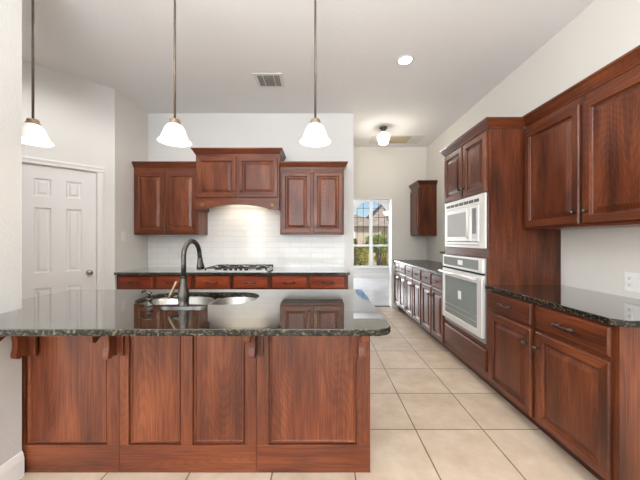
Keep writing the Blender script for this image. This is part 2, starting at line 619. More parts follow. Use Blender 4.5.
b = MB(); b.box(-2.58, .466, YB, YB + .13, 0, CH, M_wall); struct(b.build('wall_back'))
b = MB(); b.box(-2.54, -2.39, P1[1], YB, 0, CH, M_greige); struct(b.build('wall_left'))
b = MB(); b.box(-1.25, -1.12, YB + .13, YF, 0, CH, M_wall); struct(b.build('wall_hall'))
DX0, DX1, DZ = .50, 1.364, 2.076
b = MB()
b.box(-1.25, DX0, YF, YF + .13, 0, CH, M_wallr)
b.box(DX1, WX, YF, YF + .13, 0, CH, M_wallr)
b.box(DX0, DX1, YF, YF + .13, DZ, CH, M_wallr)
struct(b.build('wall_doorway'))
b = MB()     # painted lining of the doorway
b.box(DX1 - .012, DX1, YF - .006, YF + .136, 0, DZ, M_white)
b.box(DX0, DX0 + .012, YF - .006, YF + .136, 0, DZ, M_white)
b.box(DX0, DX1, YF - .006, YF + .136, DZ - .012, DZ, M_white)
struct(b.build('trim_2'))
b = MB(); b.box(DX0, DX1, YF + .10, YF + .15, 0, .012, plain('dark_threshold', (.10, .075, .06), .5)); struct(b.build('trim_3'))

# pantry: diagonal wall with its door (local x runs along the wall, -y faces the kitchen)
SD0, SD1, SDZ = .482, 1.078, 2.045
diag = bpy.data.objects.new('wall_pantry', None)
b = MB()
b.box(0, SD0 - .02, 0, .13, 0, CH, M_wall)
b.box(SD1 + .02, LD, 0, .13, 0, CH, M_wall)
b.box(SD0 - .02, SD1 + .02, 0, .13, SDZ + .02, CH, M_wall)
diag = b.build('wall_pantry'); struct(diag)
diag.location = (LP[0], LP[1], 0); diag.rotation_euler = (0, 0, PI / 4)
b = MB()
CW = .066
case = [(0, 0), (.0, -.006), (.010, -.014), (.026, -.012), (.05, -.019), (CW, -.014), (CW, 0)]
def casing(x_in, side):
    pts = [(x_in + side * a, y) for a, y in case]
    return pts
b.prism(casing(SD0 - .004, -1), 0, SDZ + .004, M_white, 'z')
b.prism(casing(SD1 + .004, 1), 0, SDZ + .004, M_white, 'z')
b.prism([(y, SDZ + .004 + a) for a, y in case], SD0 - CW - .004, SD1 + CW + .004, M_white, 'x')
b.box(SD0 - .02, SD0 - .003, 0, .13, 0, SDZ + .003, M_white)
b.box(SD1 + .003, SD1 + .02, 0, .13, 0, SDZ + .003, M_white)
b.box(SD0 - .02, SD1 + .02, 0, .13, SDZ + .003, SDZ + .02, M_white)
tr = b.build('trim_4'); struct(tr)
tr.location = diag.location; tr.rotation_euler = diag.rotation_euler

# the six-panel pantry door
dr = bpy.data.objects.new('door_1', None); C.objects.link(dr)
dr.location = diag.location; dr.rotation_euler = diag.rotation_euler; struct(dr)
b = MB()
dw = SD1 - SD0
y0 = .012
cols = ((SD1 - .493, SD1 - .368), (SD1 - .251, SD1 - .126))
rows = ((.22, .80), (.955, 1.620), (1.738, 1.915))
xs = [SD0] + [v for c in cols for v in c] + [SD1]
zs = [.008] + [v for r in rows for v in r] + [SDZ]
for i in range(5):
    for j in range(7):
        if i in (1, 3) and j in (1, 3, 5):
            b.rings(xs[i], xs[i + 1], zs[j], zs[j + 1],
                    [(0, -.030), (0, 0), (.006, -.010), (.014, -.013), (.022, -.013), (.040, -.004), (.042, -.004)],
                    M_door, M_door, M_door, 0, y0)
        else:
            b.box(xs[i], xs[i + 1], y0, y0 + .035, zs[j], zs[j + 1], M_door)
b.build('leaf', dr)
kb = MB()
kx = SD1 - .06
kb.lathe([(.030, 0), (.030, -.006), (.012, -.012), (.010, -.035), (.024, -.042), (.029, -.055), (.024, -.068), (.008, -.073)],
         kx, y0, .93, M_nickel, 24, 'y')
kb.build('door_handle', dr)
for hz in (.25, 1.05, 1.84):
    h = MB(); h.box(SD0 - .006, SD0 + .012, -.004, y0, hz - .045, hz + .045, M_bronze)
    h.tube([(SD0 - .001, -.008, hz - .05), (SD0 - .001, -.008, hz + .05)], .006, M_bronze, 8)
    h.build('hinge', dr)

# near wall end at the side of the island, its baseboard, the rest of the house behind the camera
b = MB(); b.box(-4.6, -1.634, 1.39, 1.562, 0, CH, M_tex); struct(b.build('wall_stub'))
b = MB()
b.prism([(0, 0), (.014, 0), (.014, .095), (.010, .115), (.006, .13), (0, .135)], 0, 1, M_white, 'y')
bb = b.build('baseboard_left'); struct(bb)
for v in bb.data.vertices: v.co = (-1.634 + v.co.x, 1.376 + v.co.y * (1.562 - 1.376), v.co.z)
b = MB(); b.box(LP[0] - .13, LP[0], 1.562, LP[1], 0, CH, M_wall); struct(b.build('wall_side'))
b = MB()
b.box(-4.6, -4.47, -4.7, -2.7, 0, CH, M_wall); b.box(-4.6, -4.47, -.1, 1.39, 0, CH, M_wall)
b.box(-4.6, -4.47, -2.7, -.1, 2.6, CH, M_wall); b.box(-4.6, -4.47, -2.7, -.1, 0, .3, M_wall)
struct(b.build('wall_living'))
b = MB()
xs = (-4.6, -3.8, -2.4, -1.6, 1.1, 2.2)
for i in range(5):
    if i in (1, 3):
        b.box(xs[i], xs[i + 1], -4.7, -4.55, 0, .4, M_wall); b.box(xs[i], xs[i + 1], -4.7, -4.55, 2.85, CH, M_wall)
    else:
        b.box(xs[i], xs[i + 1], -4.7, -4.55, 0, CH, M_wall)
struct(b.build('wall_rear'))

# nook beyond the doorway
NW = 9.8
b = MB(); b.box(3.3, 3.43, YF + .13, NW + .15, 0, CH, M_wall); struct(b.build('wall_nook_side'))
b = MB(); b.box(-.6, -.47, YF + .13, NW + .15, 0, CH, M_wall); struct(b.build('wall_nook'))
b = MB(); b.box(WX + .16, 3.43, YF, YF + .13, 0, CH, M_wall); struct(b.build('wall_nook_near'))
WCX, WHW, WZ0, WSP = 1.762, .645, .355, 2.05
def arch(hw, z0, sp, n=28):
    return [(WCX - hw, z0), (WCX + hw, z0)] + [(WCX + hw * math.cos(PI * k / n), sp + hw * math.sin(PI * k / n)) for k in range(n + 1)]
struct(filled([(-.47, 0), (3.3, 0), (3.3, CH), (-.47, CH)], [arch(WHW, WZ0, WSP), [(-.33, .4), (.83, .4), (.83, 2.6), (-.33, 2.6)]], NW, NW + .15, M_wall, 'wall_far', upright=True))  # square opening added for the nook fill light
win = bpy.data.objects.new('window_1', None); C.objects.link(win); win.location = (WCX, NW + .08, WZ0); struct(win)
def wpart(o):
    o.parent = win
    for v in o.data.vertices: v.co -= Vector(win.location)
    return o
wpart(filled(arch(WHW, WZ0, WSP), [arch(WHW - .05, WZ0 + .05, WSP)], NW + .04, NW + .12, M_white, 'window_frame', upright=True))
b = MB()
b.box(WCX - .055, WCX + .055, NW + .04, NW + .12, WZ0 + .04, WSP + WHW - .04, M_white)
wpart(b.build('mullion'))
b = MB()
for s in (-1, 1):
    b.box(WCX + (s * .345) - .29, WCX + (s * .345) + .245 + (.045 if s < 0 else 0), NW + .05, NW + .11, 1.065, 1.135, M_white)
wpart(b.build('meeting_rail'))
b = MB()
for s in (-1, 1):
    for g in (.21, .42):
        gx = WCX + s * (.055 + g)
        top = WSP + math.sqrt(max(0, (WHW - .05) ** 2 - (gx - WCX) ** 2))
        b.box(gx - .006, gx + .006, NW + .075, NW + .085, 1.13, top, M_dark)
for gz in (1.74, 2.07, 2.39):
    hw = WHW - .05 if gz <= WSP else math.sqrt((WHW - .05) ** 2 - (gz - WSP) ** 2)
    for s in (-1, 1):
        a, c2 = sorted((WCX + s * .055, WCX + s * hw))
        b.box(a, c2, NW + .075, NW + .085, gz - .006, gz + .006, M_dark)
wpart(b.build('muntins'))
b = MB(); b.box(WCX - WHW + .04, WCX + WHW - .04, NW + .078, NW + .082, WZ0 + .04, 1.10, M_pane)
wpart(b.build('lower_pane'))
wpart(filled(arch(WHW - .04, 1.10, WSP), [], NW + .077, NW + .081, M_pane, 'upper_pane', upright=True))
b = MB(); b.box(WCX - WHW - .05, WCX + WHW + .05, NW - .05, NW + .05, WZ0 - .03, WZ0 + .002, M_white, .004)
wpart(b.build('window_sill'))
b = MB(); b.box(-.47, 3.3, NW - .015, NW, 0, .13, M_white); struct(b.build('baseboard_far'))

b = MB()
for z0_, z1_ in ((.4, .45), (1.47, 1.53), (2.55, 2.6)): b.box(-.33, .83, NW + .02, NW + .06, z0_, z1_, M_white)
for x0_ in (-.33, .225, .78): b.box(x0_, x0_ + .05, NW + .02, NW + .06, .4, 2.6, M_white)
struct(b.build('added_window'))  # added window frame around the nook fill light, hidden from the camera

# ================================================================== cabinets
DOOR = [(0, 0), (0, .013), (.003, .015), (.007, .020), (.050, .020), (.053, .018), (.055, .010), (.060, .005), (.071, .005), (.073, .0065), (.098, .0155), (.101, .0165)]
DRAWER = [(0, 0), (0, .012), (.010, .020), (.014, .020)]
LOCDOOR = dict(DOOR=DOOR)


def knob(x, z, parent, m=M_pewter, y=-.020):
    k = MB()
    k.lathe([(.009, 0), (.006, -.006), (.005, -.014), (.012, -.018), (.0145, -.024), (.012, -.030), (.004, -.032)], x, y, z, m, 16, 'y')
    return k.build('knob', parent, (x, y, z))


def pull(x, z, parent, w=.10, m=M_pewter, y=-.020):
    k = MB()
    k.tube([(x - w / 2, y - .026, z), (x - w / 2 + .012, y - .030, z), (x + w / 2 - .012, y - .030, z), (x + w / 2, y - .026, z)],
           [.008, .0045, .0045, .008], m, 10)
    for s in (-1, 1):
        k.lathe([(.010, 0), (.006, -.008), (.006, -.026)], x + s * (w / 2 - .006), y, z, m, 12, 'y')
        k.lathe([(.003, -.012), (.009, -.006), (.009, .006), (.003, .012)], x + s * (w / 2 + .004), y - .027, z, m, 12, 'x')
    return k.build('pull', parent, (x, y, z))


def cab_door(x0, x1, z0, z1, parent, kx, kz, wd=W, prof=DOOR):
    """raised-panel door; kx/kz place its knob"""
    c = ((x0 + x1) / 2, 0, (z0 + z1) / 2)
    d = MB().rings(x0, x1, z0, z1, prof, wd['z'], wd['x'], wd['z'], .058).build('door', parent, c)
    if kx is not None:
        k = knob(kx, kz, d)
        k.location = Vector(k.location) - Vector(c)
    return d


def cab_drawer(x0, x1, z0, z1, parent, wd=W, pw=.10, m=M_pewter):
    c = ((x0 + x1) / 2, 0, (z0 + z1) / 2)
    d = MB().rings(x0, x1, z0, z1, DRAWER, wd['z'], wd['x'], wd['x'], .011).build('drawer', parent, c)
    if pw:
        k = pull(c[0], c[2], d, pw, m)
        k.location = Vector(k.location) - Vector(c)
    return d


CROWN = [(0, .018), (.006, .018), (.008, .028), (.014, .034), (.022, .048), (.034, .068), (.040, .076), (.046, .080), (.046, .094), (0, .094)]


def crown(parent, path, z, axes, wd=W, prof=CROWN):
    return MB().sweep(path, [(o, z + h) for o, h in prof], [wd[a] for a in axes] + [wd[axes[-1]]]).build('crown_moulding', parent)


def base_cab(label, loc, rz, w, wd=W, group=None, depth=.60, handles=M_pewter, pw=.10, ends=(0, 0), toe=.085, fd=None, m=.018, cg=.012):
    fd = fd or wd
    t = thing('base_cabinet', label, 'cabinet', loc, rz, group)
    H, T = .882, .10
    b = MB()
    b.box(0, w, .02, depth, T, T + .018, wd['x'])
    b.box(0, .018, .02, depth, T, H, wd['z']); b.box(w - .018, w, .02, depth, T, H, wd['z'])
    b.box(.018, w - .018, depth - .012, depth, T + .018, H, wd['x'])
    b.build('carcass', t)
    b = MB()
    b.box(0, .036, 0, .02, T, H, wd['z']); b.box(w - .036, w, 0, .02, T, H, wd['z'])
    b.box(w / 2 - .024, w / 2 + .024, 0, .02, T, H, wd['z'])
    for a, c in ((.036, w / 2 - .024), (w / 2 + .024, w - .036)):
        for z0, z1 in ((T, T + .03), (.695, .725), (H - .03, H)):
            b.box(a, c, 0, .02, z0, z1, wd['x'])
    b.build('face_frame', t)
    b = MB(); b.box(0, w, toe, toe + .016, 0, T, M_toe); b.build('toe_kick', t)
    for s in (0, 1):
        x0 = m if s == 0 else w / 2 + cg
        x1 = w / 2 - cg if s == 0 else w - m
        cab_drawer(x0, x1, .722, .868, t, fd, pw, handles)
        kx = x1 - .032 if s == 0 else x0 + .032
        cab_door(x0, x1, T + .012, .698, t, kx, .60, fd)
    if ends[1]:
        b = MB(); b.box(w, w + .012, 0, depth, 0, H, wd['z']); b.build('end_panel', t)
    return t


def wall_cab(label, loc, rz, w, h, wd=W, depth=.305, crown_path=None, crown_axes='xy', n=2, mid=None, name='wall_cabinet', group=None):
    t = thing(name, label, 'cabinet', loc, rz, group)
    b = MB()
    b.box(0, w, .02, depth, 0, h, wd['z'], .001)
    b.build('carcass', t)
    b = MB()
    b.box(0, .034, 0, .02, 0, h, wd['z']); b.box(w - .034, w, 0, .02, 0, h, wd['z'])
    if n == 2: b.box(w / 2 - .02, w / 2 + .02, 0, .02, 0, h, wd['z'])
    for a, c in (((.034, w / 2 - .02), (w / 2 + .02, w - .034)) if n == 2 else ((.034, w - .034),)):
        b.box(a, c, 0, .02, 0, .03, wd['x']); b.box(a, c, 0, .02, h - .075, h, wd['x'])
    b.build('face_frame', t)
    g = .013
    if n == 2:
        cab_door(.016, w / 2 - g, .018, h - .062, t, w / 2 - g - .030, .10, wd)
        cab_door(w / 2 + g, w - .016, .018, h - .062, t, w / 2 + g + .030, .10, wd)
    else:
        cab_door(.016, w - .016, .018, h - .062, t, w - .05, .10, wd)
    if crown_path: crown(t, crown_path, h - .030, crown_axes, wd)
    return t


R = -PI / 2
FX = 1.415
# ---- near run on the right: base, counter, uppers
RW = 2.388 - 1.36
base_cab('red-brown double base cabinet under the black granite, between oven tower and counter end',
         (FX, 2.386, 0), R, RW, ends=(0, 1), cg=.019)
filled([(1.383, 2.384), (1.383, 1.362), (1.425, 1.318), (2.018, 1.318), (2.018, 2.384)], [], .884, .916, M_gran2, 'granite_countertop', .004)
edge_of(bpy.data.objects['granite_countertop'])
tag(bpy.data.objects['granite_countertop'], 'black granite worktop under the outlet, ending against the tall oven cabinet', 'countertop')
wall_cab('big red-brown wall cabinet with crown, hung over the black granite beside the oven tower',
         (1.715, 2.386, 1.375), R, 1.06, .87, crown_path=[(0, .0), (1.06, .0), (1.06, .303)], crown_axes='xy')

# ---- oven tower
TW, TF = .829, 2.388
tw = thing('oven_tower', 'tall red-brown cabinet holding the microwave and the wall oven', 'cabinet', (FX, 3.217, 0), R)
TWt = 2.226
wd = W
b = MB()
b.box(0, .02, .02, .603, .10, TWt, wd['z']); b.box(TW - .02, TW, .02, .603, .10, TWt, wd['z'])
b.box(.02, TW - .02, .59, .603, .10, TWt, wd['z'])
for z in (.10, .37, 1.14, 1.69, TWt - .02): b.box(.02, TW - .02, .02, .59, z, z + .02, wd['y'])
b.build('carcass', tw)
b = MB()
b.box(0, .036, 0, .02, .10, TWt + .015, wd['z']); b.box(TW - .036, TW, 0, .02, .10, TWt + .015, wd['z'])
b.box(.036, TW - .036, 0, .02, .10, .17, wd['x']); b.box(.036, TW - .036, 0, .02, .365, .405, wd['x'])
b.box(.036, TW - .036, 0, .02, 1.135, 1.215, wd['x']); b.box(.036, TW - .036, 0, .02, 1.692, 1.715, wd['x'])
b.box(.036, TW - .036, 0, .02, 2.19, TWt + .015, wd['x']); b.box(TW / 2 - .02, TW / 2 + .02, 0, .02, 1.715, 2.19, wd['z'])
b.build('face_frame', tw)
b = MB(); b.box(0, TW, .085, .10, 0, .10, M_toe); b.build('toe_kick', tw)
cab_door(.016, TW / 2 - .012, 1.703, 2.215, tw, TW / 2 - .044, 1.79)
cab_door(TW / 2 + .012, TW - .016, 1.703, 2.215, tw, TW / 2 + .044, 1.79)
cab_drawer(.016, TW - .016, .175, .36, tw, pw=0)
MB().sweep([(0, .6), (0, 0), (TW, 0), (TW, .292)], [(o, TWt - .018 + h) for o, h in CROWN], [W['y'], W['x'], W['y'], W['y']]).build('crown_moulding', tw)

# microwave
mw = thing('microwave', 'white built-in microwave with a trim frame, above the wall oven', 'microwave', (FX - .001, 3.217, 1.217), R)
x0, x1, H = .030, .806, .475
b = MB()
b.box(x0 + .03, x1 - .03, .03, .45, .012, H - .05, M_applg); b.build('body', mw)
b = MB()
b.box(x0, x0 + .045, -.018, -.001, 0, H, M_appl, .003); b.box(x1 - .085, x1, -.018, -.001, 0, H, M_appl, .003)
b.box(x0 + .045, x1 - .085, -.018, -.001, 0, .055, M_appl, .003); b.box(x0 + .045, x1 - .085, -.018, -.001, H - .085, H, M_appl, .003)
fr = b.build('trim_frame', mw)
b = MB()
for k in range(7):
    xx = x0 + .05 + k * .093
    b.box(xx, xx + .078, -.020, -.017, H - .062, H - .034, M_dark)
    for j in range(3): b.box(xx, xx + .078, -.0215, -.0195, H - .056 + j * .009, H - .053 + j * .009, M_applg)
b.build('top_vent', fr)
b = MB(); b.box(x0 + .05, x1 - .09, -.020, -.017, .022, .034, M_applg); b.build('bottom_vent', fr)
b = MB()
b.box(x0 + .05, x1 - .21, -.030, -.002, .060, H - .09, M_appl, .004); dm = b.build('door', mw)
b = MB(); b.box(x0 + .095, x1 - .275, -.033, -.029, .105, H - .135, M_mwglass, .002); b.build('window', dm)
b = MB(); b.tube([(x1 - .235, -.048, .085), (x1 - .235, -.048, H - .115)], .010, M_appl, 10); b.build('handle', dm)
b = MB(); b.box(x1 - .207, x1 - .09, -.028, -.002, .060, H - .09, M_appl, .004); pm = b.build('control_panel', mw)
b = MB(); b.box(x1 - .185, x1 - .115, -.031, -.027, .13, H - .115, M_applg); b.build('keypad', pm)

# oven
ov = thing('wall_oven', 'stainless built-in wall oven with a grey glass door and a white sticker', 'oven', (FX - .001, 3.217, .407), R)
x0, x1, H = .028, .800, .724
b = MB(); b.box(x0 + .012, x1 - .012, .03, .56, .012, H - .012, M_applg); b.build('body', ov)
b = MB(); b.box(x0, x1, -.014, -.001, 0, H, M_applg, .002); b.build('front_frame', ov)
b = MB(); b.box(x0, x1, -.040, -.0145, .598, H, M_appl, .004); cp = b.build('control_panel', ov)
b = MB(); b.box(x0 + .03, x1 - .055, -.043, -.039, .620, H - .018, M_glassdark, .002); b.build('display', cp)
b = MB(); b.box(.385, .475, -.0455, -.042, .640, H - .038, M_plate); b.build('white_label', cp)
b = MB(); b.box(x0, x1, -.030, -.0145, .583, .592, M_dark); b.build('vent_gap', ov)
b = MB()
dz0, dz1 = .045, .577
b.box(x0, x0 + .05, -.044, -.0145, dz0, dz1, M_appl, .004); b.box(x1 - .075, x1, -.044, -.0145, dz0, dz1, M_appl, .004)
b.box(x0 + .05, x1 - .075, -.044, -.0145, dz0, dz0 + .06, M_appl, .004); b.box(x0 + .05, x1 - .075, -.044, -.0145, dz1 - .075, dz1, M_appl, .004)
od = b.build('door', ov)
b = MB(); b.box(x0 + .045, x1 - .07, -.036, -.020, dz0 + .055, dz1 - .07, M_glassdark); gl = b.build('glass', od)
b = MB()
for z in (.155, .205):
    b.box(x0 + .06, x1 - .085, -.0385, -.0355, z, z + .008, M_applg)
b.build('rack_line', gl)
b = MB(); b.box(.375, .432, -.0385, -.0355, .30, .38, M_plate); b.build('white_sticker', gl)
b = MB()
b.tube([(x0 + .03, -.090, dz1 - .03), (x1 - .03, -.090, dz1 - .03)], .013, M_appl, 12)
for xx in (x0 + .06, x1 - .06): b.tube([(xx, -.044, dz1 - .03), (xx, -.09, dz1 - .03)], .009, M_appl, 10)
b.build('handle', od)
b = MB(); b.box(x0, x1, -.020, -.0145, .006, .036, M_applg, .002); b.build('kick_vent', ov)

# ---- far run on the right: three double base cabinets, worktop, small upper
fw = (YF - 3.219) / 3 - .001
for k, where in enumerate(('third from the oven tower, against the doorway wall', 'middle one of the far run beyond the oven tower',
                           'first of the far run, touching the oven tower')):
    base_cab('dark narrow double base cabinet, ' + where, (FX, YF - .001 - k * (fw + .001), 0), R, fw,
             group='base cabinets of the far run', handles=M_bronze, pw=.085)
o = filled([(1.383, YF - .001), (1.383, 3.219), (2.018, 3.219), (2.018, YF - .001)], [], .884, .914, M_gran4, 'granite_countertop', .004)
tag(o, 'long grey granite worktop beyond the oven tower, reaching the doorway wall', 'countertop')
wall_cab('small dark wall cabinet high over the far worktop, next to the doorway',
         (1.722, YF - .001, 1.365), R, .47, .885, depth=.297, crown_path=[(0, 0), (.47, 0), (.47, .296)], crown_axes='xy', n=1)

# ---- back wall
FYB = 3.345
bx0 = -2.385
bw = (.318 - bx0) / 3
lb = ('beside the pantry door wall', 'under the gas cooktop', 'at the run end near the doorway')
for k in range(3):
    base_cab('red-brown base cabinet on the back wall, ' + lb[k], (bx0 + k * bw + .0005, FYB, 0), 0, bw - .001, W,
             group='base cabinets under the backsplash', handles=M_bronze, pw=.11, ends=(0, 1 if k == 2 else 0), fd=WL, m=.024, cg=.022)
o = filled([(-2.387, FYB - .045), (.345, FYB - .045), (.345, YB - .0005), (-2.387, YB - .0005)], [], .884, .914, M_gran3, 'granite_countertop', .004)
tag(o, 'dark granite worktop along the back wall carrying the gas cooktop', 'countertop')
b = MB(); b.box(-2.388, .345, YB - .010, YB - .0005, .914, 1.80, M_subway)
o = b.build('backsplash'); tag(o, 'white glossy subway tile backsplash behind the gas cooktop', 'backsplash')

YU = 3.655
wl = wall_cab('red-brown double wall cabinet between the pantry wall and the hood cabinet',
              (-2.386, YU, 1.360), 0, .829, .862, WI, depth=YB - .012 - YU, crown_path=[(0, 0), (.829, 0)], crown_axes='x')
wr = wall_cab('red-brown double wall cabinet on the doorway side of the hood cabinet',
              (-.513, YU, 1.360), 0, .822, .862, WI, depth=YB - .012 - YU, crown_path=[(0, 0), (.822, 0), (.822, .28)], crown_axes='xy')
# hood cabinet with arched valance
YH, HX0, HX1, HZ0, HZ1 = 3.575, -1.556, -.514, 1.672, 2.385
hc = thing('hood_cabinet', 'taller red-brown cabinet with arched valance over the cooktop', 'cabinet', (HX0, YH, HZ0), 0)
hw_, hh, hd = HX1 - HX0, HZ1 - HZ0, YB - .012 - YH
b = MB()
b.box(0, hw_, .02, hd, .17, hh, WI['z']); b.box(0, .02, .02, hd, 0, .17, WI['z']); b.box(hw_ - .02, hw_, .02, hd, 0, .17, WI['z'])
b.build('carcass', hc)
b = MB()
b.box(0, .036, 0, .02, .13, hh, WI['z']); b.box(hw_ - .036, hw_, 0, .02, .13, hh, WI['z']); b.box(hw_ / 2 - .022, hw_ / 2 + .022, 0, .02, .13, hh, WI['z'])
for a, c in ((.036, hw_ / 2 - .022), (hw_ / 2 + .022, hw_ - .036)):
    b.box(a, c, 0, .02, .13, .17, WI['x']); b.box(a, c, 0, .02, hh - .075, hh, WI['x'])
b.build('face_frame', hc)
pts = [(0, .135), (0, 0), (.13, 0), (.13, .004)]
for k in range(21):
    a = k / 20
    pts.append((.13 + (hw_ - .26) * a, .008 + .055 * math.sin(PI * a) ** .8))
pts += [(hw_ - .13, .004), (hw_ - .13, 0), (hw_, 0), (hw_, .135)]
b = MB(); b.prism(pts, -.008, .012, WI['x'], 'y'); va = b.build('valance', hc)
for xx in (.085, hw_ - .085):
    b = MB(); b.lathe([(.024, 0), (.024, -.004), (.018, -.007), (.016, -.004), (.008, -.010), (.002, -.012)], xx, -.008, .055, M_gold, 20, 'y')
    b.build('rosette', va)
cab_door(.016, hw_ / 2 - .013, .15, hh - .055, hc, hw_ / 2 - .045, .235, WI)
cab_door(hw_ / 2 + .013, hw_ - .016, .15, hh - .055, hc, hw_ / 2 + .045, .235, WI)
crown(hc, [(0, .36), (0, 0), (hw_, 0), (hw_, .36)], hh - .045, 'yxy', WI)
# vent hood insert with its lamps
vh = thing('range_hood', 'slim steel hood insert with lit lamps, tucked behind the arched valance', 'range hood', (HX0 + hw_ / 2, YH + .2, HZ0), 0)
b = MB(); b.box(-.38, .38, -.14, .14, .12, .168, M_steel, .003); b.build('body', vh)
for s in (-1, 1):
    b = MB(); b.lathe([(.035, .119), (.035, .113)], s * .22, .02, 0, M_hoodled, 20); b.build('lamp_lens', vh)
lamp('hood_light', 'AREA', (HX0 + hw_ / 2, YH + .20, HZ0 + .110), (math.radians(14), 0, 0), 1.0, (1, .86, .66),
     shape='RECTANGLE', size=.5, size_y=.05)

# gas cooktop
ck = thing('gas_cooktop', 'stainless gas cooktop with black cast iron grates on the back worktop', 'cooktop', (-1.005, 3.63, .9145), 0)
b = MB(); b.box(-.375, .375, -.255, .255, 0, .012, M_appl, .004); b.build('tray', ck)
for i, (gx, gy, br) in enumerate(((-.25, .12, .045), (-.25, -.12, .04), (0, .02, .055), (.25, .12, .045), (.25, -.12, .035))):
    b = MB(); b.lathe([(br, 0), (br, .010), (br * .8, .014), (br * .8, .022), (.006, .025)], gx, gy, .012, M_black, 20); b.build('burner', ck)
for gx in (-.25, 0, .25):
    b = MB()
    w2 = .112
    for s in (-1, 1):
        b.box(gx + s * w2 - .006, gx + s * w2 + .006, -.235, .235, .034, .043, M_black, .002)
        b.box(gx - w2, gx + w2, s * .232 - .006, s * .232 + .006, .034, .043, M_black, .002)
        for t2 in (-1, 1):
            b.box(gx + s * w2 - .008, gx + s * w2 + .008, t2 * .23 - .008, t2 * .23 + .008, .012, .035, M_black)
    for yy in (-.12, .12):
        for s in (-1, 1):
            b.box(gx + s * .03 if s > 0 else gx - w2, gx + w2 if s > 0 else gx - .03, yy - .005, yy + .005, .036, .048, M_black, .002)
            b.box(gx - .005, gx + .005, yy + (s * .03 if s > 0 else -.112), yy + (.112 if s > 0 else -.03), .036, .048, M_black, .002)
    b.build('grate', ck)
for k in range(5):
    b = MB(); b.lathe([(.018, 0), (.017, .018), (.010, .022)], -.12 + k * .06, -.228, .012, M_black, 16); b.build('burner_knob', ck)

# ================================================================== island
IX0, IX1, IY, IYB = -1.66, .278, 1.578, 2.14
isl = thing('kitchen_island', 'red-brown oak kitchen island with raised panels and scroll brackets', 'island', ((IX0 + IX1) / 2, IY, 0), 0)
ox = (IX0 + IX1) / 2
b = MB()
b.box(IX0 - ox, IX1 - ox, .022, .040, 0, .884, WI['z'])
b.box(IX0 - ox, IX0 - ox + .02, .040, IYB - IY, 0, .884, WI['z'])
b.box(IX1 - ox - .02, IX1 - ox, .040, IYB - IY, 0, .884, WI['z'])
b.box(IX0 - ox + .02, IX1 - ox - .02, IYB - IY - .02, IYB - IY, .10, .884, WI['z'])
b.box(IX0 - ox + .02, IX1 - ox - .02, .040, IYB - IY - .02, .10, .12, WI['x'])
b.build('carcass', isl)


def island_panel(x0, x1, fields, stile_z=WI['z']):
    c = ((x0 + x1) / 2 - ox, 0, 0)
    b = MB()
    edges = [x0] + [v for f in fields for v in f] + [x1]
    for k in range(0, len(edges), 2):
        if edges[k + 1] - edges[k] > .005:
            b.box(edges[k] - ox, edges[k + 1] - ox, 0, .022, .155, .80, WI['z'], .0012)
    b.box(x0 - ox, x1 - ox, 0, .022, .002, .1545, WI['x'], .0012)
    b.box(x0 - ox, x1 - ox, 0, .022, .8005, .884, WI['x'], .0012)
    o = b.build('panel', isl, c)
    for f in fields:
        fc = ((f[0] + f[1]) / 2 - ox, 0, .48)
        fo = MB().rings(f[0] - ox, f[1] - ox, .155, .80,
                        [(0, -.021), (0, -.016), (.005, -.016), (.008, -.007), (.013, -.006), (.017, -.011), (.019, -.013), (.0195, -.013)],
                        WI['z'], WI['x'], WI['z'], .008).build('field', o, fc)
        fo.location = Vector(fc) - Vector(c)
    return o


island_panel(IX0, -1.1125, [(-1.635, -1.180)])
island_panel(-1.1105, -.3515, [(-1.060, -.770), (-.706, -.414)])
island_panel(-.3495, IX1, [(-.284, .203)])

BR = [(.014, 0), (.182, 0), (.185, -.05), (.184, -.088), (.178, -.100), (.166, -.104), (.152, -.099), (.136, -.088), (.110, -.078),
      (.096, -.080), (.086, -.090), (.078, -.108), (.074, -.135), (.074, -.165), (.079, -.185), (.082, -.202), (.078, -.218), (.066, -.226),
      (.052, -.222), (.044, -.212), (.030, -.222), (.014, -.224)]
bracket0 = None
for bxx, pl in ((-1.610, -.021), (-1.128, -.048), (-.359, -.048), (.219, -.048)):
    if bracket0 is None or pl == -.048 and bracket0['wide'] == 0:
        b = MB()
        b.prism([(-d, .884 + z) for d, z in BR], -.015, .015, WI['z'], 'x')
        b.box(pl, .048, -.016, 0, .652, .884, WI['z'], .002)
        br = b.build('bracket', isl)
        br['wide'] = int(pl == -.048)
        bracket0 = br
    else:
        br = bracket0.copy(); C.objects.link(br)
    br.location = (bxx - ox, -.0005, 0)
for o in isl.children:
    if 'wide' in o: del o['wide']

GT0, GT1 = .885, .915
hole = rrect(-1.150, -.405, 1.655, 2.045, .165, 12)
outer = [(-1.632, 1.197), (.250, 1.197), (.290, 1.215), (.308, 1.245), (.318, 2.165), (-1.89, 2.165), (-1.89, 1.564), (-1.632, 1.564)]
o = filled(outer, [hole], GT0, GT1, M_gran, 'granite_countertop', .004)
edge_of(o)
tag(o, 'big polished dark granite island worktop with the sink cut into it', 'countertop')

